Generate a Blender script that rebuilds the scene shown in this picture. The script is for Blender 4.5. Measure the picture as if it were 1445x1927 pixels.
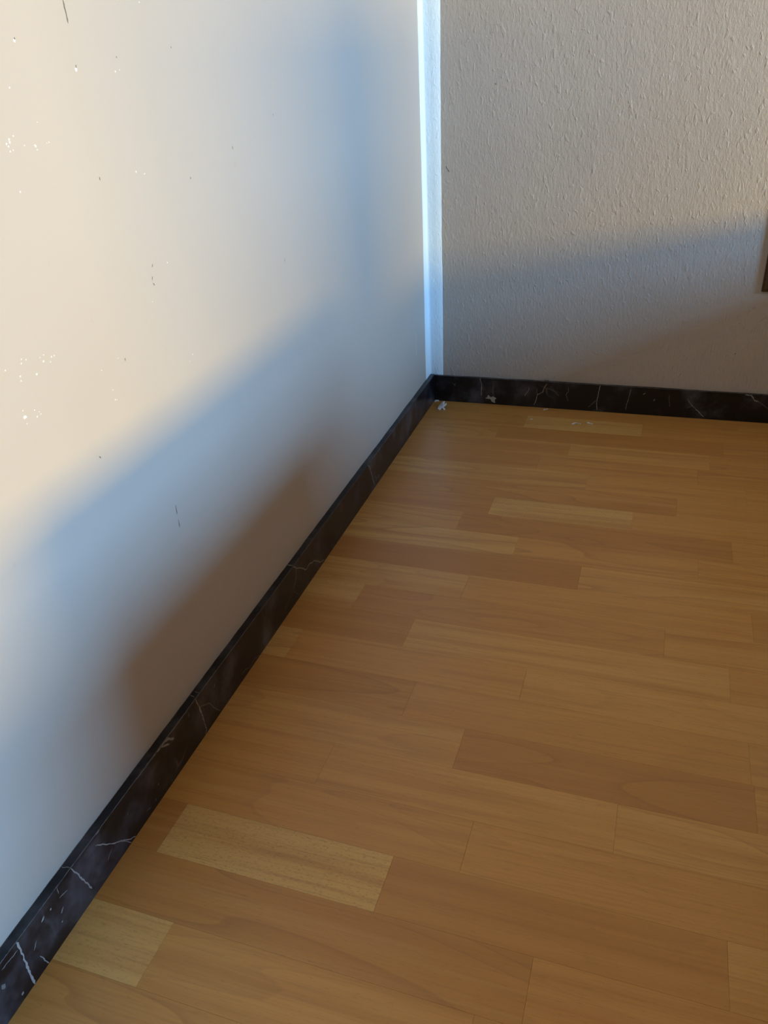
import bpy, bmesh, math, random
from mathutils import Matrix, Vector

for o in list(bpy.data.objects):
    bpy.data.objects.remove(o, do_unlink=True)
scene = bpy.context.scene
COL = scene.collection
random.seed(11)

# ------------------------------------------------------------------ camera
CAM = Vector((0.45636, -1.65341, 0.68355))
RIGHT = Vector((0.95073, 0.30554, -0.05249))
DOWN = Vector((0.10806, -0.48530, -0.86764))
FWD = Vector((-0.29057, 0.81922, -0.49441))
cam_data = bpy.data.cameras.new('camera')
cam = bpy.data.objects.new('camera', cam_data)
COL.objects.link(cam)
cam.matrix_world = Matrix(((RIGHT.x, -DOWN.x, -FWD.x, CAM.x),
                           (RIGHT.y, -DOWN.y, -FWD.y, CAM.y),
                           (RIGHT.z, -DOWN.z, -FWD.z, CAM.z),
                           (0, 0, 0, 1)))
cam_data.sensor_fit = 'VERTICAL'
cam_data.sensor_height = 36.0
cam_data.sensor_width = 27.0
cam_data.lens = 36.0 * 1503.15 / 1927.0
cam_data.clip_start = 0.02
scene.camera = cam

# ------------------------------------------------------------------ world, window light, exposure
ROOM_X, ROOM_Y, ROOM_Z = 5.0, -4.6, 2.55
WY0, WY1, WZ0, WZ1 = -2.60, -1.20, 0.90, 2.28        # window opening in the right wall

world = bpy.data.worlds.new('sky')
scene.world = world
world.use_nodes = True
wn = world.node_tree
wn.nodes.clear()
w_out = wn.nodes.new('ShaderNodeOutputWorld')
w_bg = wn.nodes.new('ShaderNodeBackground')
w_bg.inputs['Color'].default_value = (0.42, 0.62, 1.0, 1)
w_bg.inputs['Strength'].default_value = 0.5
wn.links.new(w_bg.outputs[0], w_out.inputs[0])


def area_light(name, loc, sx, sy, color, power):
    d = bpy.data.lights.new(name, 'AREA')
    d.shape = 'RECTANGLE'
    d.size, d.size_y = sx, sy
    d.color = color
    d.energy = power
    o = bpy.data.objects.new(name, d)
    COL.objects.link(o)
    o.location = loc
    o.rotation_euler = (0, math.radians(90), 0)      # shines towards -X, into the room
    return o


# daylight in the window: low down the sunlit house fronts, above them blue sky
SUN0, SUN1, SKY0 = 0.92, 1.24, 1.40
area_light('window_daylight_sun', (ROOM_X + 0.02, (WY0 + WY1) / 2, (SUN0 + SUN1) / 2), SUN1 - SUN0, 0.85, (1.0, 0.66, 0.05), 140)
area_light('window_daylight_sky', (ROOM_X + 0.02, (WY0 + WY1) / 2, (WZ1 + SKY0) / 2), WZ1 - SKY0, WY1 - WY0, (0.25, 0.56, 1.0), 212)

scene.view_settings.view_transform = 'Standard'
scene.view_settings.look = 'None'
scene.view_settings.gamma = 1.0
scene.view_settings.use_curve_mapping = False
scene.view_settings.exposure = 0.9
scene.cycles.max_bounces = 4
scene.cycles.diffuse_bounces = 3
scene.cycles.glossy_bounces = 2
scene.cycles.adaptive_threshold = 0.04
scene.cycles.transparent_max_bounces = 6

# ------------------------------------------------------------------ helpers
def link(o, parent=None):
    COL.objects.link(o)
    if parent:
        o.parent = parent
    return o


def mesh_obj(name, verts, faces, mat, parent=None, smooth=False):
    me = bpy.data.meshes.new(name)
    me.from_pydata([tuple(v) for v in verts], [], faces)
    me.update()
    if mat:
        me.materials.append(mat)
    if smooth:
        for p in me.polygons:
            p.use_smooth = True
    return link(bpy.data.objects.new(name, me), parent)


class MB:
    """collects boxes and quads into one mesh"""
    def __init__(self):
        self.v, self.f = [], []

    def box(self, x0, x1, y0, y1, z0, z1):
        b = len(self.v)
        self.v += [(x0, y0, z0), (x1, y0, z0), (x1, y1, z0), (x0, y1, z0), (x0, y0, z1), (x1, y0, z1), (x1, y1, z1), (x0, y1, z1)]
        self.f += [tuple(b + i for i in q) for q in ((0, 3, 2, 1), (4, 5, 6, 7), (0, 1, 5, 4), (1, 2, 6, 5), (2, 3, 7, 6), (3, 0, 4, 7))]
        return self

    def build(self, name, mat, parent=None, bevel=0.0):
        o = mesh_obj(name, self.v, self.f, mat, parent)
        if bevel:
            bm = bmesh.new()
            bm.from_mesh(o.data)
            bmesh.ops.bevel(bm, geom=list(bm.edges), offset=bevel, segments=2, profile=0.6, affect='EDGES')
            bm.to_mesh(o.data)
            bm.free()
        return o


def structure(o):
    o['kind'] = 'structure'
    return o


def tag(o, label, cat, group=None):
    o['label'] = label
    o['category'] = cat
    if group:
        o['group'] = group
    return o


# ------------------------------------------------------------------ node helpers
class NT:
    def __init__(self, name):
        self.m = bpy.data.materials.new(name)
        self.m.use_nodes = True
        self.t = self.m.node_tree
        self.t.nodes.clear()
        self.out = self.n('ShaderNodeOutputMaterial')
        self.b = self.n('ShaderNodeBsdfPrincipled')
        self.l(self.b.outputs[0], self.out.inputs[0])

    def n(self, t, **kw):
        nd = self.t.nodes.new(t)
        for k, v in kw.items():
            setattr(nd, k, v)
        return nd

    def l(self, a, b):
        self.t.links.new(a, b)

    def put(self, sock, val):
        if hasattr(val, 'is_linked') or hasattr(val, 'links'):
            self.l(val, sock)
        else:
            sock.default_value = val

    def math(self, op, a, b=0.0, c=0.0, clamp=False):
        nd = self.n('ShaderNodeMath', operation=op, use_clamp=clamp)
        self.put(nd.inputs[0], a)
        self.put(nd.inputs[1], b)
        self.put(nd.inputs[2], c)
        return nd.outputs[0]

    def mix(self, f, a, b, mode='MIX'):
        nd = self.n('ShaderNodeMix', data_type='RGBA', blend_type=mode)
        self.put(nd.inputs[0], f)
        self.put(nd.inputs[6], a if not isinstance(a, tuple) else (*a, 1)[:4])
        self.put(nd.inputs[7], b if not isinstance(b, tuple) else (*b, 1)[:4])
        return nd.outputs[2]

    def pos(self):
        return self.n('ShaderNodeNewGeometry').outputs['Position']

    def scaled(self, vec, s, rot=(0, 0, 0), loc=(0, 0, 0)):
        nd = self.n('ShaderNodeMapping')
        self.l(vec, nd.inputs[0])
        nd.inputs['Location'].default_value = loc
        nd.inputs['Rotation'].default_value = rot
        nd.inputs['Scale'].default_value = s
        return nd.outputs[0]

    def noise(self, vec, scale=1.0, detail=2.0, rough=0.5, dist=0.0):
        nd = self.n('ShaderNodeTexNoise')
        self.l(vec, nd.inputs['Vector'])
        nd.inputs['Scale'].default_value = scale
        nd.inputs['Detail'].default_value = detail
        nd.inputs['Roughness'].default_value = rough
        nd.inputs['Distortion'].default_value = dist
        return nd.outputs[0]

    def ramp(self, f, stops, interp='LINEAR'):
        nd = self.n('ShaderNodeValToRGB')
        nd.color_ramp.interpolation = interp
        e = nd.color_ramp.elements
        while len(e) < len(stops):
            e.new(0.5)
        for el, (p, c) in zip(e, stops):
            el.position = p
            el.color = (c, c, c, 1) if not isinstance(c, tuple) else (*c, 1)
        self.l(f, nd.inputs[0])
        return nd.outputs[0]

    def smooth(self, f, a, b):
        nd = self.n('ShaderNodeMapRange', interpolation_type='SMOOTHSTEP')
        self.l(f, nd.inputs[0])
        nd.inputs[1].default_value = a
        nd.inputs[2].default_value = b
        return nd.outputs[0]

    def bump(self, height, strength, dist):
        nd = self.n('ShaderNodeBump')
        self.l(height, nd.inputs['Height'])
        nd.inputs['Strength'].default_value = strength
        nd.inputs['Distance'].default_value = dist
        self.l(nd.outputs[0], self.b.inputs['Normal'])

    def bsdf(self, color=None, rough=None, spec=None):
        if color is not None:
            self.put(self.b.inputs['Base Color'], color if not isinstance(color, tuple) else (*color, 1)[:4])
        if rough is not None:
            self.put(self.b.inputs['Roughness'], rough)
        if spec is not None:
            self.put(self.b.inputs['Specular IOR Level'], spec)
        return self.m


# ------------------------------------------------------------------ materials
PAINT = (0.50, 0.44, 0.375)


def smooth_paint():
    k = NT('taupe_wall_paint')
    p = k.pos()
    big = k.noise(p, 2.5, 3)
    fine = k.noise(k.scaled(p, (1, 1, .6)), 260, 3, .6)
    col = k.mix(k.smooth(big, .3, .7), (PAINT[0] * .97, PAINT[1] * .97, PAINT[2] * .97), (PAINT[0] * 1.03, PAINT[1] * 1.03, PAINT[2] * 1.03))
    spots = k.smooth(k.noise(p, 55, 2, .5), .70, .80)
    col = k.mix(k.math('MULTIPLY', spots, .10), col, (.25, .22, .19))
    k.bump(k.math('ADD', k.math('MULTIPLY', fine, .5), k.noise(p, 45, 2)), .12, .0012)
    return k.bsdf(col, .62, .3)


def ingrain_height(k):
    p = k.pos()
    warp = k.noise(p, 9, 1)
    sheared = k.scaled(p, (1, 1, .42), (0, .22, 0))
    a = k.noise(sheared, 215, 3, .62, .25)
    chips = k.smooth(k.noise(k.scaled(p, (1, 1, .55), (0, .42, 0), (3, 1, 2)), 120, 1.5, .5, .5), .60, .70)
    fine = k.noise(p, 520, 1, .65)
    soft = k.noise(p, 38, 1, .5)
    h = k.math('ADD', k.math('MULTIPLY', a, 1.0), k.math('MULTIPLY', chips, k.math('MULTIPLY', warp, .75)))
    h = k.math('ADD', h, k.math('MULTIPLY', soft, .8))
    return k.math('ADD', h, k.math('MULTIPLY', fine, .22))


def ingrain_paint(name, color, rough=.6):
    k = NT(name)
    h = ingrain_height(k)
    k.bump(h, .56, .0022)
    col = k.mix(k.smooth(k.noise(k.pos(), 3, 3), .3, .7), tuple(c * .96 for c in color), tuple(c * 1.04 for c in color))
    return k.bsdf(col, rough, .3)


def plain(name, color, rough=.6, spec=.4, var=.06, scale=40):
    k = NT(name)
    n = k.noise(k.pos(), scale, 3)
    return k.bsdf(k.mix(n, tuple(c * (1 - var) for c in color), tuple(min(1, c * (1 + var)) for c in color)), rough, spec)


def marble():
    k = NT('dark_marble')
    p = k.pos()
    warp = k.n('ShaderNodeVectorMath', operation='ADD')
    k.l(p, warp.inputs[0])
    wn_ = k.n('ShaderNodeTexNoise')
    k.l(p, wn_.inputs['Vector'])
    wn_.inputs['Scale'].default_value = 14
    sc = k.n('ShaderNodeVectorMath', operation='SCALE')
    k.l(wn_.outputs['Color'], sc.inputs[0])
    sc.inputs['Scale'].default_value = .06
    k.l(sc.outputs[0], warp.inputs[1])
    v = k.n('ShaderNodeTexVoronoi', feature='DISTANCE_TO_EDGE')
    k.l(warp.outputs[0], v.inputs['Vector'])
    v.inputs['Scale'].default_value = 9
    vein = k.math('SUBTRACT', 1.0, k.smooth(v.outputs['Distance'], .0, .022), clamp=True)
    vein = k.math('MULTIPLY', vein, k.smooth(k.noise(p, 12, 3), .55, .75))
    cloud = k.smooth(k.noise(p, 15, 4, .6), .46, .82)
    base = k.mix(cloud, (.0085, .0075, .0095), (.105, .102, .120))
    red = k.smooth(k.noise(p, 7, 3), .45, .7)
    base = k.mix(k.math('MULTIPLY', red, .30), base, (.018, .008, .009))
    col = k.mix(k.math('MULTIPLY', vein, .35), base, (.20, .19, .19))
    dust = k.smooth(k.noise(p, 330, 2, .7), .72, .82)
    col = k.mix(k.math('MULTIPLY', dust, .25), col, (.3, .29, .28))
    return k.bsdf(col, .30, .38)


def vein_mat():
    k = NT('marble_vein')
    a = k.n('ShaderNodeAttribute', attribute_name='strength').outputs['Fac']
    n = k.noise(k.pos(), 500, 3, .7)
    f = k.math('MULTIPLY', a, k.smooth(n, .0, .55))
    return k.bsdf(k.mix(f, (.02, .016, .017), (.48, .46, .44)), .45, .4)


def laminate():
    k = NT('beech_laminate')
    seed = k.n('ShaderNodeAttribute', attribute_name='seed').outputs['Fac']
    tone = k.n('ShaderNodeAttribute', attribute_name='tone').outputs['Fac']
    sep = k.n('ShaderNodeSeparateXYZ')
    k.l(k.pos(), sep.inputs[0])
    comb = k.n('ShaderNodeCombineXYZ')
    k.l(k.math('ADD', sep.outputs[0], k.math('MULTIPLY', seed, 37.7)), comb.inputs[0])
    k.l(sep.outputs[1], comb.inputs[1])
    k.l(k.math('MULTIPLY', seed, 53.1), comb.inputs[2])
    v = comb.outputs[0]
    fibre = k.noise(k.scaled(v, (11, 420, 1)), 1, 3, .7)
    streak = k.noise(k.scaled(v, (2.2, 42, 1)), 1, 3, .55, .3)
    band = k.noise(k.scaled(v, (1.6, 95, 1)), 1, 2, .6, .15)
    rings = k.noise(k.scaled(v, (2.4, 15, 1)), 1, 1.2, .4, .25)
    saw = k.math('FRACT', k.math('MULTIPLY', rings, 8.5))
    ring = k.ramp(saw, [(0, .55), (.03, 1.0), (.14, .42), (.55, .12), (1, 0.0)])
    ringamt = k.smooth(k.noise(k.scaled(v, (.01, .01, 1), (0, 0, 0), (0, 0, 9)), 1.0, 0), .40, .68)
    fleck = k.smooth(k.noise(k.scaled(v, (95, 620, 1)), 1, 2, .6), .60, .74)
    pores = k.smooth(k.noise(k.scaled(v, (260, 560, 1), (0, 0, .12)), 1, 2.5, .65), .52, .70)
    c_light = (.69, .425, .138)
    c_mid = (.61, .305, .078)
    c_dark = (.46, .200, .045)
    base = k.mix(k.smooth(tone, 0, .5), c_light, c_mid)
    base = k.mix(k.smooth(tone, .5, 1), base, c_dark)
    base = k.mix(k.math('MULTIPLY', k.smooth(streak, .44, .72), .55), base, c_dark)
    base = k.mix(k.math('MULTIPLY', k.smooth(band, .50, .78), .40), base, (.42, .180, .045))
    base = k.mix(k.math('MULTIPLY', k.smooth(band, .45, .22), .22), base, (.72, .43, .15))
    base = k.mix(k.math('MULTIPLY', ring, k.math('ADD', k.math('MULTIPLY', ringamt, .42), .04)), base, (.33, .140, .040))
    base = k.mix(k.math('MULTIPLY', k.smooth(fibre, .45, .8), .42), base, (.34, .165, .05))
    base = k.mix(k.math('MULTIPLY', fleck, .30), base, (.27, .13, .04))
    base = k.mix(k.math('MULTIPLY', pores, k.math('ADD', .05, k.math('MULTIPLY', k.smooth(tone, .30, .0), .40))), base, (.28, .14, .05))
    rough = k.math('ADD', .30, k.math('MULTIPLY', k.noise(k.pos(), 22, 2), .10))
    k.bump(fibre, .05, .0006)
    return k.bsdf(base, rough, .5)


def wood(name, c0, c1, rough=.5):
    k = NT(name)
    p = k.pos()
    g = k.noise(k.scaled(p, (60, 60, 4)), 1, 4, .6, .4)
    return k.bsdf(k.mix(k.smooth(g, .3, .7), c0, c1), rough, .4)


def glass():
    k = NT('window_glass')
    tr = k.n('ShaderNodeBsdfTransparent')
    gl = k.n('ShaderNodeBsdfGlossy')
    gl.inputs['Roughness'].default_value = .02
    mx = k.n('ShaderNodeMixShader')
    mx.inputs[0].default_value = .06
    k.l(tr.outputs[0], mx.inputs[1])
    k.l(gl.outputs[0], mx.inputs[2])
    k.l(mx.outputs[0], k.out.inputs[0])
    return k.m


M_PAINT = smooth_paint()
M_INGRAIN = ingrain_paint('taupe_ingrain_wallpaper', PAINT)
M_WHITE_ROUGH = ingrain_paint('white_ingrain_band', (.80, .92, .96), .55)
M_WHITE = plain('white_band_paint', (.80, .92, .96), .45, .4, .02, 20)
M_CEIL = wood('darkened_ceiling', (.09, .055, .03), (.14, .09, .05))  # unseen ceiling darkened to cut bounce light
M_MARBLE = marble()
M_VEIN = vein_mat()
M_EDGE = plain('worn_marble_edge', (.17, .165, .17), .4, .5, .4, 90)
M_LAM = laminate()
M_SPECK = plain('white_paint_speck', (.80, .77, .72), .5)
M_NICK = plain('dark_nick', (.19, .165, .14), .7)
M_CHIP = plain('plaster', (.74, .74, .75), .8, .2, .12, 300)
M_LINT = plain('green_grey_lint', (.02, .03, .022), .9, .1)
M_BROWN = wood('brown_wood', (.050, .024, .008), (.080, .040, .014))
M_BLOCKER_WOOD = wood('blocker_wood', (.09, .05, .024), (.13, .075, .036))
M_DARKWALL = ingrain_paint('darkened_ingrain_wallpaper', (.12, .08, .045))  # unseen far walls darkened to keep the bounce light low
M_CARD = plain('cardboard', (.22, .13, .065), .8, .2)
M_PVC = plain('white_plastic', (.8, .8, .8), .35)
M_METAL = plain('brushed_metal', (.45, .45, .45), .3, .6)
M_DAMP_RUG = plain('dark_damping_rug', (.05, .035, .025), .95, .1, .3, 300)
M_SUB = plain('underlay', (.12, .09, .06), .9)
M_GLASS = glass()

# ------------------------------------------------------------------ room shell
H_B, T_L, T_B = 0.060, 0.0105, 0.0068      # baseboard height, thickness on the left and back wall
wall_left = structure(MB().box(-.12, 0, ROOM_Y, .12, -.02, ROOM_Z).build('wall_left', M_PAINT))
wall_back = structure(MB().box(0, ROOM_X + .2, 0, .12, -.02, ROOM_Z).build('wall_back', M_INGRAIN))
mb = MB()
mb.box(ROOM_X, ROOM_X + .2, ROOM_Y, WY0, -.02, ROOM_Z).box(ROOM_X, ROOM_X + .2, WY1, 0, -.02, ROOM_Z)
mb.box(ROOM_X, ROOM_X + .2, WY0, WY1, -.02, WZ0).box(ROOM_X, ROOM_X + .2, WY0, WY1, WZ1, ROOM_Z)
structure(mb.build('wall_right', M_DARKWALL))
structure(MB().box(-.12, ROOM_X + .2, ROOM_Y - .12, ROOM_Y, -.02, ROOM_Z).build('wall_front', M_DARKWALL))
structure(MB().box(-.12, ROOM_X + .2, ROOM_Y - .12, .12, ROOM_Z, ROOM_Z + .1).build('ceiling', M_CEIL))
floor = structure(MB().box(-.12, ROOM_X + .2, ROOM_Y - .12, .12, -.06, -.0085).build('floor', M_SUB))

# windows with frame, two sashes, panes and sill
def window(name, WY0, WY1):
    win = structure(link(bpy.data.objects.new(name, None)))
    fx0, fx1 = ROOM_X + .04, ROOM_X + .10
    mb = MB()
    mb.box(fx0, fx1, WY0, WY0 + .05, WZ0, WZ1).box(fx0, fx1, WY1 - .05, WY1, WZ0, WZ1)
    mb.box(fx0, fx1, WY0 + .05, WY1 - .05, WZ0, WZ0 + .05).box(fx0, fx1, WY0 + .05, WY1 - .05, WZ1 - .05, WZ1)
    mb.build('window_frame', M_PVC, win)
    ym = (WY0 + WY1) / 2
    for a, b in ((WY0 + .05, ym), (ym, WY1 - .05)):
        mb = MB()
        mb.box(fx0 + .01, fx1 - .01, a, a + .04, WZ0 + .05, WZ1 - .05).box(fx0 + .01, fx1 - .01, b - .04, b, WZ0 + .05, WZ1 - .05)
        mb.box(fx0 + .01, fx1 - .01, a + .04, b - .04, WZ0 + .05, WZ0 + .09).box(fx0 + .01, fx1 - .01, a + .04, b - .04, WZ1 - .09, WZ1 - .05)
        s = mb.build('sash', M_PVC, win)
        MB().box(fx0 + .03, fx0 + .036, a + .04, b - .04, WZ0 + .09, WZ1 - .09).build('pane', M_GLASS, s)
    MB().box(ROOM_X - .03, ROOM_X + .04, WY0 - .03, WY1 + .03, WZ0 - .02, WZ0).build('window_sill', M_PVC, win)


window('window_1', WY0, WY1)

# ------------------------------------------------------------------ white band painted into the corner
def interp(tab, z):
    for (z0, a), (z1, b) in zip(tab, tab[1:]):
        if z <= z1:
            return a + (b - a) * (z - z0) / (z1 - z0)
    return tab[-1][1]


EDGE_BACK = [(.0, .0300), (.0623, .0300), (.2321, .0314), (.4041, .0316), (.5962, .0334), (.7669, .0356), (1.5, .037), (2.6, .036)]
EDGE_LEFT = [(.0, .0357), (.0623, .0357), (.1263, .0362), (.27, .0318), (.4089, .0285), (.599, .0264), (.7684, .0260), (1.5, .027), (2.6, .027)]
trim = structure(link(bpy.data.objects.new('trim_1', None)))


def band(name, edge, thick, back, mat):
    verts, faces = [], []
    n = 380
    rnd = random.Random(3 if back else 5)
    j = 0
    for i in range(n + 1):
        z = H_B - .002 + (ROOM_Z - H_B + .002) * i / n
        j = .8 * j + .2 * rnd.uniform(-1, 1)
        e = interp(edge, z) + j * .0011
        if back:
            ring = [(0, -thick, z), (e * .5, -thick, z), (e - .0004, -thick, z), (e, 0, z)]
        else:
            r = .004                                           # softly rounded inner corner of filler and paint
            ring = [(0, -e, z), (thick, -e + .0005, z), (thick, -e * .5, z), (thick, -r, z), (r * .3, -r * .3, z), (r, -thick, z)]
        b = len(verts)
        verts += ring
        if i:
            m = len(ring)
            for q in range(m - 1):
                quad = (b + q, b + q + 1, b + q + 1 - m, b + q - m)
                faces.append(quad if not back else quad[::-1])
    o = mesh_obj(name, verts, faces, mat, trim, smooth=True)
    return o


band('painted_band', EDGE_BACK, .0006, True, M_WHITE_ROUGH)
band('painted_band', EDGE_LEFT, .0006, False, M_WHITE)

# ------------------------------------------------------------------ floor strips
SKEW = -0.01054
ROW_Y0, ROW_W = 0.00872, 0.0619
KNOWN = {0: [.122], 1: [.231, .466], 2: [.184, .617], 3: [.336], 4: [.287, .571], 5: [.383], 6: [.129, .537], 7: [.235, .469],
         8: [.194, .619], 9: [.299], 10: [.405], 11: [.247], 12: [.102, .528], 13: [.198, .605], 14: [.054, .365], 15: [.236, .621],
         16: [.314], 17: [.175, .49], 18: [.352], 19: [.054, .286, .591], 20: [.433], 21: [.112, .395], 22: [.21, .48], 23: [.33]}
# (row, index of the piece from the left wall): 0 = pale yellow, 0.5 = plain beech, 1 = reddish dark
TONES = {(0, 0): .62, (0, 1): .5, (1, 0): .62, (1, 1): .18, (1, 2): .55, (2, 0): .5, (2, 1): 0.76, (2, 2): .5, (3, 0): .55, (3, 1): .32, (4, 0): .74,
         (4, 1): .55, (4, 2): .6, (5, 0): .30, (5, 1): .5, (6, 0): .72, (6, 1): 0.66, (6, 2): .5, (7, 0): .72, (7, 1): .12, (7, 2): .55, (8, 0): .40,
         (8, 1): 0.78, (8, 2): .55, (9, 0): .22, (9, 1): 0.5, (10, 0): 0.86, (10, 1): .36, (11, 0): .30, (11, 1): 0.52, (12, 0): .20, (12, 1): 0.68,
         (12, 2): .42, (13, 0): .74, (13, 1): 0.34, (13, 2): .66, (14, 0): .25, (14, 1): 0.58, (14, 2): 0.4, (15, 0): .72, (15, 1): 0.66, (15, 2): .4, (16, 0): 0.36,
         (16, 1): 0.8, (17, 0): .52, (17, 1): 0.4, (17, 2): 0.34, (18, 0): 0.5, (18, 1): 0.6, (19, 0): .85, (19, 1): .06, (19, 2): 0.74, (19, 3): .35,
         (20, 0): 0.74, (20, 1): 0.62, (21, 0): .15, (21, 1): 0.44, (21, 2): .5, (22, 0): 0.66, (22, 1): .48}
CS, SN = math.cos(SKEW), math.sin(SKEW)


def strip_geo(x0, x1, y0, y1):
    g, c = .00005, .00013
    x0, x1, y0, y1 = x0 + g, x1 - g, y0 + g, y1 - g
    pts = [(x0, y0, -.008), (x1, y0, -.008), (x1, y1, -.008), (x0, y1, -.008),
           (x0, y0, -c), (x1, y0, -c), (x1, y1, -c), (x0, y1, -c),
           (x0 + c, y0 + c, 0), (x1 - c, y0 + c, 0), (x1 - c, y1 - c, 0), (x0 + c, y1 - c, 0)]
    v = [(x * CS - y * SN, x * SN + y * CS, z) for x, y, z in pts]
    f = []
    for k in (0, 4):
        for i in range(4):
            j = (i + 1) % 4
            f.append((k + i, k + j, k + j + 4, k + i + 4))
    f.append((8, 9, 10, 11))
    return v, f


def set_attr(me, name, vals):
    a = me.attributes.new(name, 'FLOAT', 'POINT')
    a.data.foreach_set('value', vals)


rnd = random.Random(42)
rest_v, rest_f, rest_t, rest_s = [], [], [], []
nrows = int(-ROOM_Y / ROW_W) + 2
count = 0
for r in range(nrows):
    js = list(KNOWN.get(r, [rnd.uniform(.05, .35)]))
    while js[-1] < ROOM_X:
        js.append(js[-1] + rnd.uniform(.235, .42))
    xs = [-.045] + js
    y1 = ROW_Y0 - r * ROW_W
    y0 = y1 - ROW_W
    for i in range(len(xs) - 1):
        x0, x1 = xs[i], min(xs[i + 1], ROOM_X + .06)
        if x0 >= ROOM_X:
            break
        tone = TONES.get((r, i), rnd.choice([.2, .45, .5, .5, .55, .62, .7]))
        seed = rnd.uniform(0, 10)
        v, f = strip_geo(x0, x1, y0, y1)
        if r < 30 and x0 < 1.5:
            o = mesh_obj('floor_strip', v, f, M_LAM, floor)
            set_attr(o.data, 'tone', [tone] * len(v))
            set_attr(o.data, 'seed', [seed] * len(v))
            count += 1
        else:
            b = len(rest_v)
            rest_v += v
            rest_f += [tuple(b + q for q in ff) for ff in f]
            rest_t += [tone] * len(v)
            rest_s += [seed] * len(v)
o = mesh_obj('floor_strips_beyond', rest_v, rest_f, M_LAM, floor)
set_attr(o.data, 'tone', rest_t)
set_attr(o.data, 'seed', rest_s)
o['kind'] = 'stuff'
print('floor strips', count)

# ------------------------------------------------------------------ marble baseboards
def baseboard(name, length, thick, to_world, seed, flip):
    rr = random.Random(seed)
    n = int(length / .012)
    verts, faces = [], []
    w = 0
    c = .0007
    for i in range(n + 1):
        s = length * i / n
        w = .75 * w + .25 * rr.uniform(-1, 1)
        ring = [(thick, .0), (thick, H_B - c), (thick - c, H_B), (.0012, H_B + w * .0012), (-.001, H_B + w * .0018 - .0012)]
        b = len(verts)
        verts += [to_world(s, d, z) for d, z in ring]
        if i:
            m = len(ring)
            for q in range(m - 1):
                quad = (b + q, b + q + 1, b + q + 1 - m, b + q - m)
                faces.append(quad[::-1] if flip else quad)
    return structure(mesh_obj(name, verts, faces, M_MARBLE))


base_left = baseboard('baseboard_left', -ROOM_Y - .001, T_L, lambda s, d, z: (d, -s, z), 2, False)
base_back = baseboard('baseboard_back', ROOM_X - T_L, T_B, lambda s, d, z: (s + T_L - .0006, -d, z), 4, True)


def ribbon(pts, width, rr, taper=True):
    """2D polyline -> wobbly ribbon outline (list of left/right points)"""
    fine = []
    for (a, b), (c, d) in zip(pts, pts[1:]):
        L = math.hypot(c - a, d - b)
        k = max(2, int(L / .0025))
        for i in range(k):
            t = i / k
            j = 0 if i == 0 else rr.uniform(-1, 1) * min(.0006, L * .06)
            fine.append((a + (c - a) * t - (d - b) / L * j, b + (d - b) * t + (c - a) / L * j))
    fine.append(pts[-1])
    left, right = [], []
    n = len(fine)
    for i, (a, b) in enumerate(fine):
        p0, p1 = fine[max(0, i - 1)], fine[min(n - 1, i + 1)]
        dx, dy = p1[0] - p0[0], p1[1] - p0[1]
        L = math.hypot(dx, dy) or 1
        w = width * .5 * rr.uniform(.55, 1.25)
        if taper and (i == 0 or i == n - 1):
            w *= .35
        left.append((a - dy / L * w, b + dx / L * w))
        right.append((a + dy / L * w, b - dx / L * w))
    return left, right


def ribbon_obj(name, pts, width, to_world, mat, parent, rr, strength=None):
    l, r = ribbon(pts, width, rr)
    n = len(l)
    verts = [to_world(*q) for q in l] + [to_world(*q) for q in r]
    faces = [(i, i + 1, n + i + 1, n + i) for i in range(n - 1)]
    o = mesh_obj(name, verts, faces, mat, parent)
    if strength is not None:
        set_attr(o.data, 'strength', [strength] * len(verts))
    return o


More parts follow.
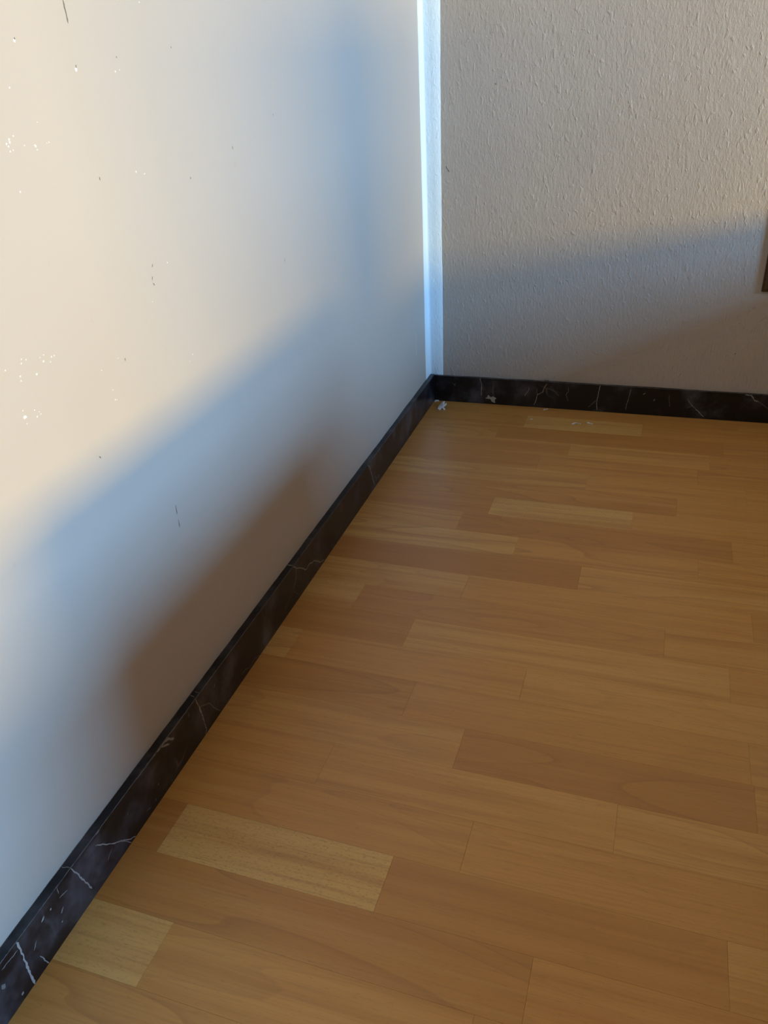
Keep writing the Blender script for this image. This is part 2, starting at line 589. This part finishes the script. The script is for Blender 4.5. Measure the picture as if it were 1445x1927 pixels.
LEFT_VEINS = [
    ('T', 1.2, 0.7, [(0.4597, 0.0005), (0.4638, 0.0095)]),
    ('F', 1.2, 0.7, [(0.4664, 0.0594), (0.4581, 0.0515), (0.4513, 0.0334), (0.4441, 0.0163), (0.4359, 0.003)]),
    ('F', 0.9, 0.9, [(0.4313, 0.0211), (0.4257, 0.0115), (0.4324, 0.0103)]),
    ('F', 0.9, 0.9, [(0.4257, 0.0115), (0.4123, 0.0138), (0.4103, 0.0006)]),
    ('T', 1.0, 0.6, [(0.3144, 0.0028), (0.3199, 0.0102)]),
    ('F', 0.7, 0.4, [(0.3158, 0.0574), (0.3122, 0.0497), (0.3145, 0.0351), (0.3251, 0.029), (0.32, 0.0157)]),
    ('F', 0.7, 0.3, [(0.3544, 0.0502), (0.3491, 0.0262)]),
    ('T', 1.6, 0.8, [(0.7965, 0.0004), (0.7951, 0.0093)]),
    ('F', 1.4, 0.7, [(0.7973, 0.0594), (0.7893, 0.052), (0.7697, 0.0386), (0.7584, 0.0286), (0.7422, 0.03), (0.7346, 0.0257), (0.7274, 0.0251), (0.7146, 0.0163), (0.7073, 0.0089), (0.6902, 0.0027)]),
    ('F', 1.2, 0.5, [(0.7897, 0.0504), (0.7903, 0.0431), (0.7973, 0.0323), (0.807, 0.0261)]),
    ('F', 0.8, 0.35, [(0.807, 0.0261), (0.8149, 0.0212), (0.8291, 0.0171), (0.8406, 0.0125)]),
    ('F', 0.8, 0.3, [(0.8074, 0.0244), (0.796, 0.012), (0.789, 0.0025)]),
    ('T', 0.9, 0.5, [(0.6651, 0.0004), (0.6681, 0.0073)]),
    ('T', 1.2, 0.5, [(1.0733, 0.0016), (1.0741, 0.0082)]),
    ('T', 1.0, 0.5, [(1.0659, 0.0036), (1.0668, 0.0099)]),
    ('F', 1.4, 0.6, [(1.0765, 0.0594), (1.0746, 0.0503), (1.0727, 0.0407)]),
    ('F', 2.6, 0.8, [(1.073, 0.0449), (1.0723, 0.0368), (1.0712, 0.0324)]),
    ('F', 1.5, 0.7, [(1.0712, 0.0324), (1.0701, 0.0198), (1.069, 0.0046), (1.0724, 0.0006)]),
    ('F', 1.0, 0.4, [(1.0718, 0.0433), (1.0616, 0.0374), (1.0529, 0.0317), (1.0463, 0.0187), (1.0346, 0.0031)]),
    ('F', 0.6, 0.5, [(0.9235, 0.0006), (0.9397, 0.0061), (0.9535, 0.0039), (0.9646, 0.0095), (0.9761, 0.0094)]),
    ('F', 1.2, 0.5, [(1.0959, 0.0594), (1.1064, 0.0594), (1.1149, 0.0594), (1.1262, 0.0594), (1.1313, 0.0594)]),
    ('F', 0.8, 0.5, [(1.0939, 0.0547), (1.095, 0.049)]),
    ('F', 0.9, 0.9, [(1.035, 0.0464), (1.0379, 0.0432)]),
    ('F', 3.5, 0.6, [(1.1589, 0.0594), (1.1522, 0.0594), (1.1457, 0.0594), (1.1369, 0.0568), (1.1277, 0.0483)]),
    ('F', 2.4, 0.6, [(1.1528, 0.0594), (1.1452, 0.0547), (1.1367, 0.0489)]),
    ('F', 1.2, 0.5, [(1.1595, 0.0594), (1.169, 0.0594), (1.1763, 0.0594), (1.1808, 0.0594), (1.1923, 0.0594), (1.2033, 0.0594)]),
    ('F', 2.0, 0.8, [(1.2599, 0.0594), (1.2658, 0.0594)]),
    ('F', 1.1, 0.7, [(1.2705, 0.0493), (1.2619, 0.0411), (1.2511, 0.0282), (1.2397, 0.0184), (1.2284, 0.0067), (1.2199, 0.0008)]),
    ('F', 1.0, 0.5, [(1.2407, 0.0191), (1.2274, 0.0006)]),
    ('F', 1.2, 0.4, [(1.2527, 0.0237), (1.2589, 0.0205), (1.2626, 0.0172)]),
    ('F', 0.8, 0.9, [(1.1458, 0.0048), (1.1474, 0.0019)]),
    ('F', 0.8, 0.9, [(1.1679, 0.0225), (1.1697, 0.0206)]),
    ('F', 0.8, 0.9, [(1.1778, 0.0103), (1.1791, 0.0072)]),
    ('F', 0.8, 0.9, [(1.2202, 0.0372), (1.222, 0.0353)]),
    ('F', 0.6, 0.6, [(1.188, 0.0083), (1.1962, 0.011)]),
    ('T', 1.0, 0.4, [(1.3049, 0.0004), (1.3034, 0.0102)]),
    ('F', 1.5, 0.7, [(1.3033, 0.0594), (1.2997, 0.0485), (1.2945, 0.0293), (1.2899, 0.0123)]),
    ('F', 2.0, 0.8, [(1.3759, 0.0594), (1.3751, 0.0491), (1.376, 0.0338), (1.3761, 0.0178), (1.3765, 0.006), (1.3764, 0.0006)]),
    ('F', 1.2, 0.6, [(1.3624, 0.0189), (1.3574, 0.0006)]),
    ('F', 1.2, 0.5, [(1.3595, 0.0371), (1.3652, 0.0312)]),
    ('F', 1.2, 0.4, [(1.3231, 0.0594), (1.324, 0.0515)]),
    ('F', 1.2, 0.4, [(1.314, 0.0436), (1.3248, 0.0466)]),
    ('F', 2.2, 0.6, [(1.3244, 0.0339), (1.3285, 0.0299)]),
    ('F', 2.0, 1.0, [(1.3446, 0.0497), (1.3489, 0.047)]),
    ('F', 1.8, 1.0, [(1.3357, 0.0481), (1.3371, 0.0466)]),
    ('F', 1.5, 0.8, [(1.3301, 0.0218), (1.3315, 0.0207)]),
    ('F', 1.2, 0.4, [(1.396, 0.0529), (1.3773, 0.0514)]),
    ('F', 3, 0.5, [(1.3879, 0.0087), (1.3902, 0.0064)]),
    ('F', 4, 0.35, [(1.4013, 0.0401), (1.3998, 0.034)]),
]
BACK_VEINS = [
    ('B', 1.6, 0.6, [(0.1155, 0.0594), (0.1155, 0.0536), (0.1184, 0.0469), (0.1183, 0.0175)]),
    ('B', 1.2, 0.6, [(0.2224, 0.0461), (0.2226, 0.0385), (0.215, 0.0286), (0.2152, 0.0243)]),
    ('B', 1, 0.5, [(0.0523, 0.0444), (0.0581, 0.0378), (0.0599, 0.0448)]),
    ('B', 1.3, 0.7, [(0.2613, 0.0568), (0.2557, 0.0472), (0.2528, 0.0359), (0.2409, 0.0295), (0.2396, 0.0182), (0.2349, 0.0046)]),
    ('B', 0.9, 0.4, [(0.2394, 0.0443), (0.2409, 0.0304)]),
    ('B', 1.0, 0.4, [(0.3061, 0.0506), (0.3075, 0.0415), (0.302, 0.0337), (0.308, 0.0193)]),
    ('B', 1.3, 0.7, [(0.3717, 0.0594), (0.3692, 0.0384), (0.3673, 0.0199), (0.3694, 0.0034)]),
    ('B', 1.1, 0.45, [(0.4343, 0.0555), (0.4315, 0.0337), (0.4286, 0.0208), (0.4282, 0.0079)]),
    ('B', 1.2, 0.3, [(0.366, 0.0254), (0.3505, 0.0076)]),
    ('B', 1, 0.25, [(0.2677, 0.0499), (0.2877, 0.029)]),
    ('B', 1.2, 0.5, [(0.5468, 0.0414), (0.5572, 0.0283), (0.5651, 0.0209)]),
    ('B', 2.0, 0.6, [(0.5651, 0.0209), (0.5751, 0.0117), (0.5839, 0.0044)]),
    ('B', 2, 0.6, [(0.6536, 0.0577), (0.6653, 0.0576), (0.6737, 0.0466), (0.6806, 0.0452)]),
    ('B', 1.2, 0.3, [(0.6806, 0.0452), (0.7004, 0.0312)]),
    ('B', 1.0, 0.25, [(0.5099, 0.0487), (0.515, 0.0212)]),
    ('B', 1, 0.25, [(0.5475, 0.0216), (0.5592, 0.0265)]),
    ('B', 1.5, 0.8, [(0.4596, 0.0452), (0.4638, 0.0485)]),
    ('B', 2.5, 0.35, [(0.4817, 0.0318), (0.4838, 0.0369)]),
]
SPLAT = [(0.1266, 0.0129), (0.1315, 0.0159), (0.1334, 0.0221), (0.139, 0.0164), (0.1447, 0.0185), (0.1521, 0.0147), (0.1481, 0.0109), (0.1495, 0.0032), (0.1424, 0.0053), (0.1382, 0.012)]
SPECKS = [(1.0995, 0.7074, 2.2), (1.0358, 0.6876, 2.4), (0.9831, 0.6845, 1.6), (0.9763, 0.6859, 1), (1.1303, 0.6459, 1.4), (1.1252, 0.6476, 1.2), (1.1306, 0.6439, 1.6), (1.1343, 0.6432, 1.5), (1.1328, 0.6413, 1.2), (1.1325, 0.638, 1.2), (1.129, 0.6384, 1), (1.1161, 0.6403, 1.2), (1.1042, 0.6387, 1.5), (1.105, 0.6396, 1), (1.1034, 0.6361, 1.2), (1.0883, 0.6398, 1.0), (1.0908, 0.6396, 0.8), (1.096, 0.6544, 0.8), (0.9807, 0.6052, 1.6), (0.968, 0.6018, 1.3), (1.1329, 0.6105, 1.5), (1.1164, 0.6784, 1.3), (0.9572, 0.5195, 1.4), (0.9274, 0.7365, 1.5), (1.1784, 0.4964, 1.2), (1.1737, 0.4944, 1.1), (1.1796, 0.4934, 1.2), (1.1541, 0.4916, 1), (1.1588, 0.4911, 1), (1.1459, 0.4876, 1.5), (1.156, 0.487, 1.5), (1.1426, 0.4873, 1), (1.1486, 0.484, 1), (1.1843, 0.4848, 1.2), (1.1847, 0.4811, 1.2), (1.167, 0.4803, 1.6), (1.197, 0.4941, 1), (1.1915, 0.4538, 3.4), (1.1917, 0.4593, 1.1), (1.1798, 0.4549, 1), (1.1754, 0.4517, 1), (1.179, 0.449, 1.2), (1.1743, 0.4494, 1), (1.1913, 0.4483, 1), (1.0814, 0.4343, 1), (1.0809, 0.4248, 1.4), (1.0787, 0.4239, 1), (0.941, 0.4206, 1.4), (0.9493, 0.4159, 1), (0.9944, 0.4909, 1), (1.0901, 0.456, 0.9), (1.0641, 0.4584, 0.9), (0.1084, 0.1287, 1.6), (0.1053, 0.188, 0.8), (0.1033, 0.2041, 0.5)]
NICKS = [[(1.034, 0.7345), (1.0339, 0.7296), (1.0335, 0.724), (1.0335, 0.7191)], [(0.9826, 0.5238), (0.9845, 0.5212)], [(0.9864, 0.5132), (0.9884, 0.5102)], [(0.9877, 0.507), (0.9858, 0.5045)], [(1.0351, 0.6079), (1.0353, 0.6054)], [(0.8868, 0.7027), (0.8864, 0.701)], [(1.0543, 0.4551), (1.0544, 0.4525)], [(1.1208, 0.3862), (1.1186, 0.3835)], [(1.0246, 0.2837), (1.0253, 0.2724)], [(1.0253, 0.2659), (1.0253, 0.2566)], [(1.0985, 0.7097), (1.0992, 0.7081)], [(1.0346, 0.6909), (1.0354, 0.6887)], [(0.8891, 0.5887), (0.8887, 0.5866)], [(0.978, 0.6959), (0.9769, 0.6947)], [(0.7914, 0.6073), (0.7911, 0.604)], [(0.6912, 0.4645), (0.6907, 0.4604)], [(0.6788, 0.6314), (0.678, 0.6291)]]
DRIP = [(0.107, 0.1907), (0.1066, 0.1772), (0.1066, 0.1602), (0.1059, 0.1394)]
BSPECKS = [(0.2166, 0.1093), (0.2252, 0.092), (0.2227, 0.0967), (0.2278, 0.0838), (0.3303, 0.1039), (0.0345, 0.191)]
BNICKS = [[(0.0423, 0.4904), (0.0465, 0.4836), (0.0497, 0.4796)], [(0.138, 0.6311), (0.1401, 0.6275)], [(0.0322, 0.7427), (0.0321, 0.7402)], [(0.6222, 0.1377), (0.6246, 0.1411)]]

rr = random.Random(8)
LIFT = .00012
for plane, w, s, pts in LEFT_VEINS:
    if plane == 'F':
        fn = lambda a, b: (T_L + LIFT, -a, min(b, H_B - .0006))
    else:
        fn = lambda a, b: (max(.0014, min(b, T_L)), -a, H_B + LIFT + (.0006 if b < .002 else 0))
    ribbon_obj('vein', pts, w * .001, fn, M_VEIN, base_left, rr, s)
for plane, w, s, pts in BACK_VEINS:
    ribbon_obj('vein', pts, w * .001, lambda a, b: (a, -T_B - LIFT, min(b, H_B - .0006)), M_VEIN, base_back, rr, s)
o = mesh_obj('splatter', [(a, -T_B - LIFT, b) for a, b in SPLAT] + [(.1415, -T_B - LIFT, .0135)],
             [(i, (i + 1) % len(SPLAT), len(SPLAT)) for i in range(len(SPLAT))], M_VEIN, base_back)
set_attr(o.data, 'strength', [.9] * len(o.data.vertices))
# worn light line along the arris of the baseboards
for y0, y1 in ((.02, .47), (.475, .80), (.802, 1.085), (1.10, 1.24), (1.245, 1.9)):
    ribbon_obj('worn_edge', [(y0, .0), (y1, .0)], .0011, lambda a, b: (T_L - .00035 + LIFT, -a, H_B - .00035 + b * .7 + LIFT), M_EDGE, base_left, rr)
ribbon_obj('worn_edge', [(.02, .0), (.75, .0)], .0010, lambda a, b: (a, -T_B + .00035 - LIFT, H_B - .00035 + b * .7 + LIFT), M_EDGE, base_back, rr)

# ------------------------------------------------------------------ paint specks, nicks and a drip on the walls
def specks(name, items, to_world, mat, parent, rr):
    verts, faces = [], []
    for a, b, s in items:
        n = 7
        c = len(verts)
        rad = s * .00060
        verts.append(to_world(a, b, rad * .5))
        for i in range(n):
            q = math.tau * i / n
            k = rad * rr.uniform(.6, 1.25)
            verts.append(to_world(a + k * math.cos(q), b + k * math.sin(q), .00005))
        faces += [(c, c + 1 + i, c + 1 + (i + 1) % n) for i in range(n)]
    o = mesh_obj(name, verts, faces, mat, parent, smooth=True)
    o['kind'] = 'stuff'
    return o


specks('paint_specks', SPECKS, lambda a, b, h: (h, -a, b), M_SPECK, wall_left, rr)
specks('paint_specks', [(a, b, 1.2) for a, b in BSPECKS], lambda a, b, h: (a, -h - .0004, b), M_SPECK, wall_back, rr)
ribbon_obj('paint_drip', DRIP, .0020, lambda a, b: (.0003, -a, b), M_SPECK, wall_left, rr)
for pts in NICKS:
    ribbon_obj('nick', pts, .0013, lambda a, b: (.0002, -a, b), M_NICK, wall_left, rr)
for pts in BNICKS:
    ribbon_obj('nick', pts, .0016, lambda a, b: (a, -.0003, b), M_NICK, wall_back, rr)

# ------------------------------------------------------------------ things
# brown board fixed to the back wall, cut by the frame
panel = tag(link(bpy.data.objects.new('wooden_panel', None)), 'brown wooden panel mounted on the textured back wall at the right edge', 'panel')
panel.location = (.6495, 0, .2630)
pb = MB().box(0, .17, -.0055, -.0006, 0, .62).build('board', M_BROWN, panel, .0010)
MB().box(.004, .166, -.0070, -.0055, .004, .616).build('veneer', M_BROWN, panel, .0005)


def chip(name, loc, pts, height, rr, label, cat, thick=.0006, group=None):
    """thin crumpled flake: outline points (mm) with a bent surface and a thickness"""
    n = len(pts)
    top = [(x * .001, y * .001, z * .001 + thick) for x, y, z in pts]
    cx = sum(q[0] for q in top) / n
    cy = sum(q[1] for q in top) / n
    verts = top + [(x, y, z - thick) for x, y, z in top] + [(cx, cy, height + thick), (cx, cy, height)]
    faces = []
    for i in range(n):
        j = (i + 1) % n
        faces += [(i, j, 2 * n), (n + j, n + i, 2 * n + 1), (j, i, n + i, n + j)]
    o = mesh_obj(name, verts, faces, M_CHIP)
    o.location = loc
    return tag(o, label, cat, group)


zf = .0001
chip('plaster_chip', (.0385, -.0500, zf), [(-8, 10, 3), (-2, 15, 9), (3, 17, 10), (3, 9, 5), (8, 11, 9), (9, 6, 6), (4, 2, 2), (10, -7, 0), (7, -9, 0), (1, -3, 2), (-1, -13, 0), (-8, -9, 1), (-9, 0, 2)], .0045, rr,
     'crumpled white plaster flake on the floor in the room corner', 'plaster chip')
chip('plaster_chip', (.3345, -.0815, zf), [(-10, -5, 0), (-8, -1, 1.5), (-2, 2, 1.5), (9, 3, 0), (9, 1, 0), (-2, 0, .8), (-6, -4, 0)], .0012, rr,
     'longer thin white sliver lying on the pale floor strip near the back wall', 'plaster chip')
chip('plaster_chip', (.3610, -.0740, zf), [(-6, 2, .8), (-4, 3.5, 1), (0, 0, .8), (7, -2, 0), (7, -3.4, 0), (0, -2.4, .5), (-5, 0, 0)], .001, rr,
     'short thin white sliver beside the longer one on the pale floor strip', 'plaster chip')
chip('plaster_chip', (.2620, -.0165, zf), [(-5, -4, 0), (-4, -1, .8), (0, 0, .6), (4, 4, .8), (5, 3, 0), (2, -1, .4), (-3, -5, 0)], .0008, rr,
     'tiny white sliver on the floor right against the back baseboard', 'plaster chip')
chip('plaster_crumb', (.0165, -.0120, zf), [(-5, -3, 0), (-4, 3, 1.4), (0, 4, 1.6), (5, 3, 1), (6, 0, 0), (1, -1, .8), (-2, -6, 0)], .0016, rr,
     'small whitish crumb wedged into the corner where both baseboards meet', 'plaster chip')
chip('plaster_crumb', (.2400, -.0745, zf), [(-3, -1, 0), (-1, 1, .4), (3, 1, .4), (3, -.4, 0), (0, -1.4, .2)], .0005, rr,
     'faint white crumb at the left end of the pale floor strip', 'plaster chip')

# tuft of lint on the back baseboard
lv, lf = [], []
for q in range(26):
    a = rr.uniform(0, math.pi)
    L = rr.uniform(.002, .0065)
    bx, by = rr.uniform(-.004, .004), rr.uniform(-.0015, .0015)
    ex, ez = bx + math.cos(a) * L * 1.2, math.sin(a) * L * .9
    ey = by + rr.uniform(-.0015, .0015)
    b = len(lv)
    w = .00028
    lv += [(bx - w, by, 0), (bx + w, by, 0), (bx, by + w, 0), (ex, ey, ez + .0003)]
    lf += [(b, b + 1, b + 3), (b + 1, b + 2, b + 3), (b + 2, b, b + 3)]
o = mesh_obj('lint_tuft', lv, lf, M_LINT)
o.location = (.2590, -.0038, H_B + .0002)
tag(o, 'small dark lint tuft on top of the back baseboard', 'lint')

# ------------------------------------------------------------------ unseen light blockers added beyond the right edge of the view
def blocker_box(loc, w, d, h, label):  # box added out of view to hold back window light
    e = tag(link(bpy.data.objects.new('blocker_box', None)), label, 'box')
    e.location = loc
    MB().box(0, w, -d, 0, 0, h - .05).build('body', M_CARD, e, .002)
    MB().box(-.006, w + .006, -d - .006, .006, h - .05, h).build('lid', M_CARD, e, .003)
    return e


def blocker_chest(x0, x1, y0, y1, h):  # added out of view to block window light from the lower walls
    e = tag(link(bpy.data.objects.new('low_blocker_chest', None)), 'unseen brown wooden chest of drawers beyond the right edge of the floor', 'blocker_chest')
    e.location = (x0, y1, 0)
    W, D = x1 - x0, y1 - y0
    MB().box(0, W, -D, 0, .05, h - .02).build('body', M_BLOCKER_WOOD, e, .002)
    MB().box(-.005, W + .005, -D - .005, 0, h - .02, h).build('top', M_BLOCKER_WOOD, e, .003)
    MB().box(.02, W - .02, -D + .02, -.02, 0, .05).build('plinth', M_BROWN, e)
    n = 2
    for i in range(n):
        z0 = .055 + (h - .08) * i / n
        d = MB().box(.01, W - .01, -D - .018, -D, z0, z0 + (h - .08) / n - .008).build('drawer', M_BLOCKER_WOOD, e, .002)
        MB().box(W / 2 - .06, W / 2 + .06, -D - .036, -D - .018, z0 + .10, z0 + .112).build('handle', M_METAL, d, .002)
    return e


blocker_chest(.75, 1.12, -1.355, -.80, .48)
blocker_box((1.17, -.03, 0), .22, .92, .475, 'long unseen box added to shade the lower back wall, between chest and back wall')
blocker_box((1.50, -1.40, 0), .20, .85, .515, 'unseen box added to shade the near left wall, by the edge of the rug')
blocker_box((2.20, -.89, 0), .16, .36, .93, 'tall narrow unseen box added to shade the upper left wall, behind the chest')
damping_rug = tag(MB().box(1.75, 4.6, -4.2, -1.4, .0002, .010).build('damping_rug', M_DAMP_RUG, None, .003), 'unseen dark rug in the middle of the room', 'damping_rug')  # added out of view so the lit floor bounces less
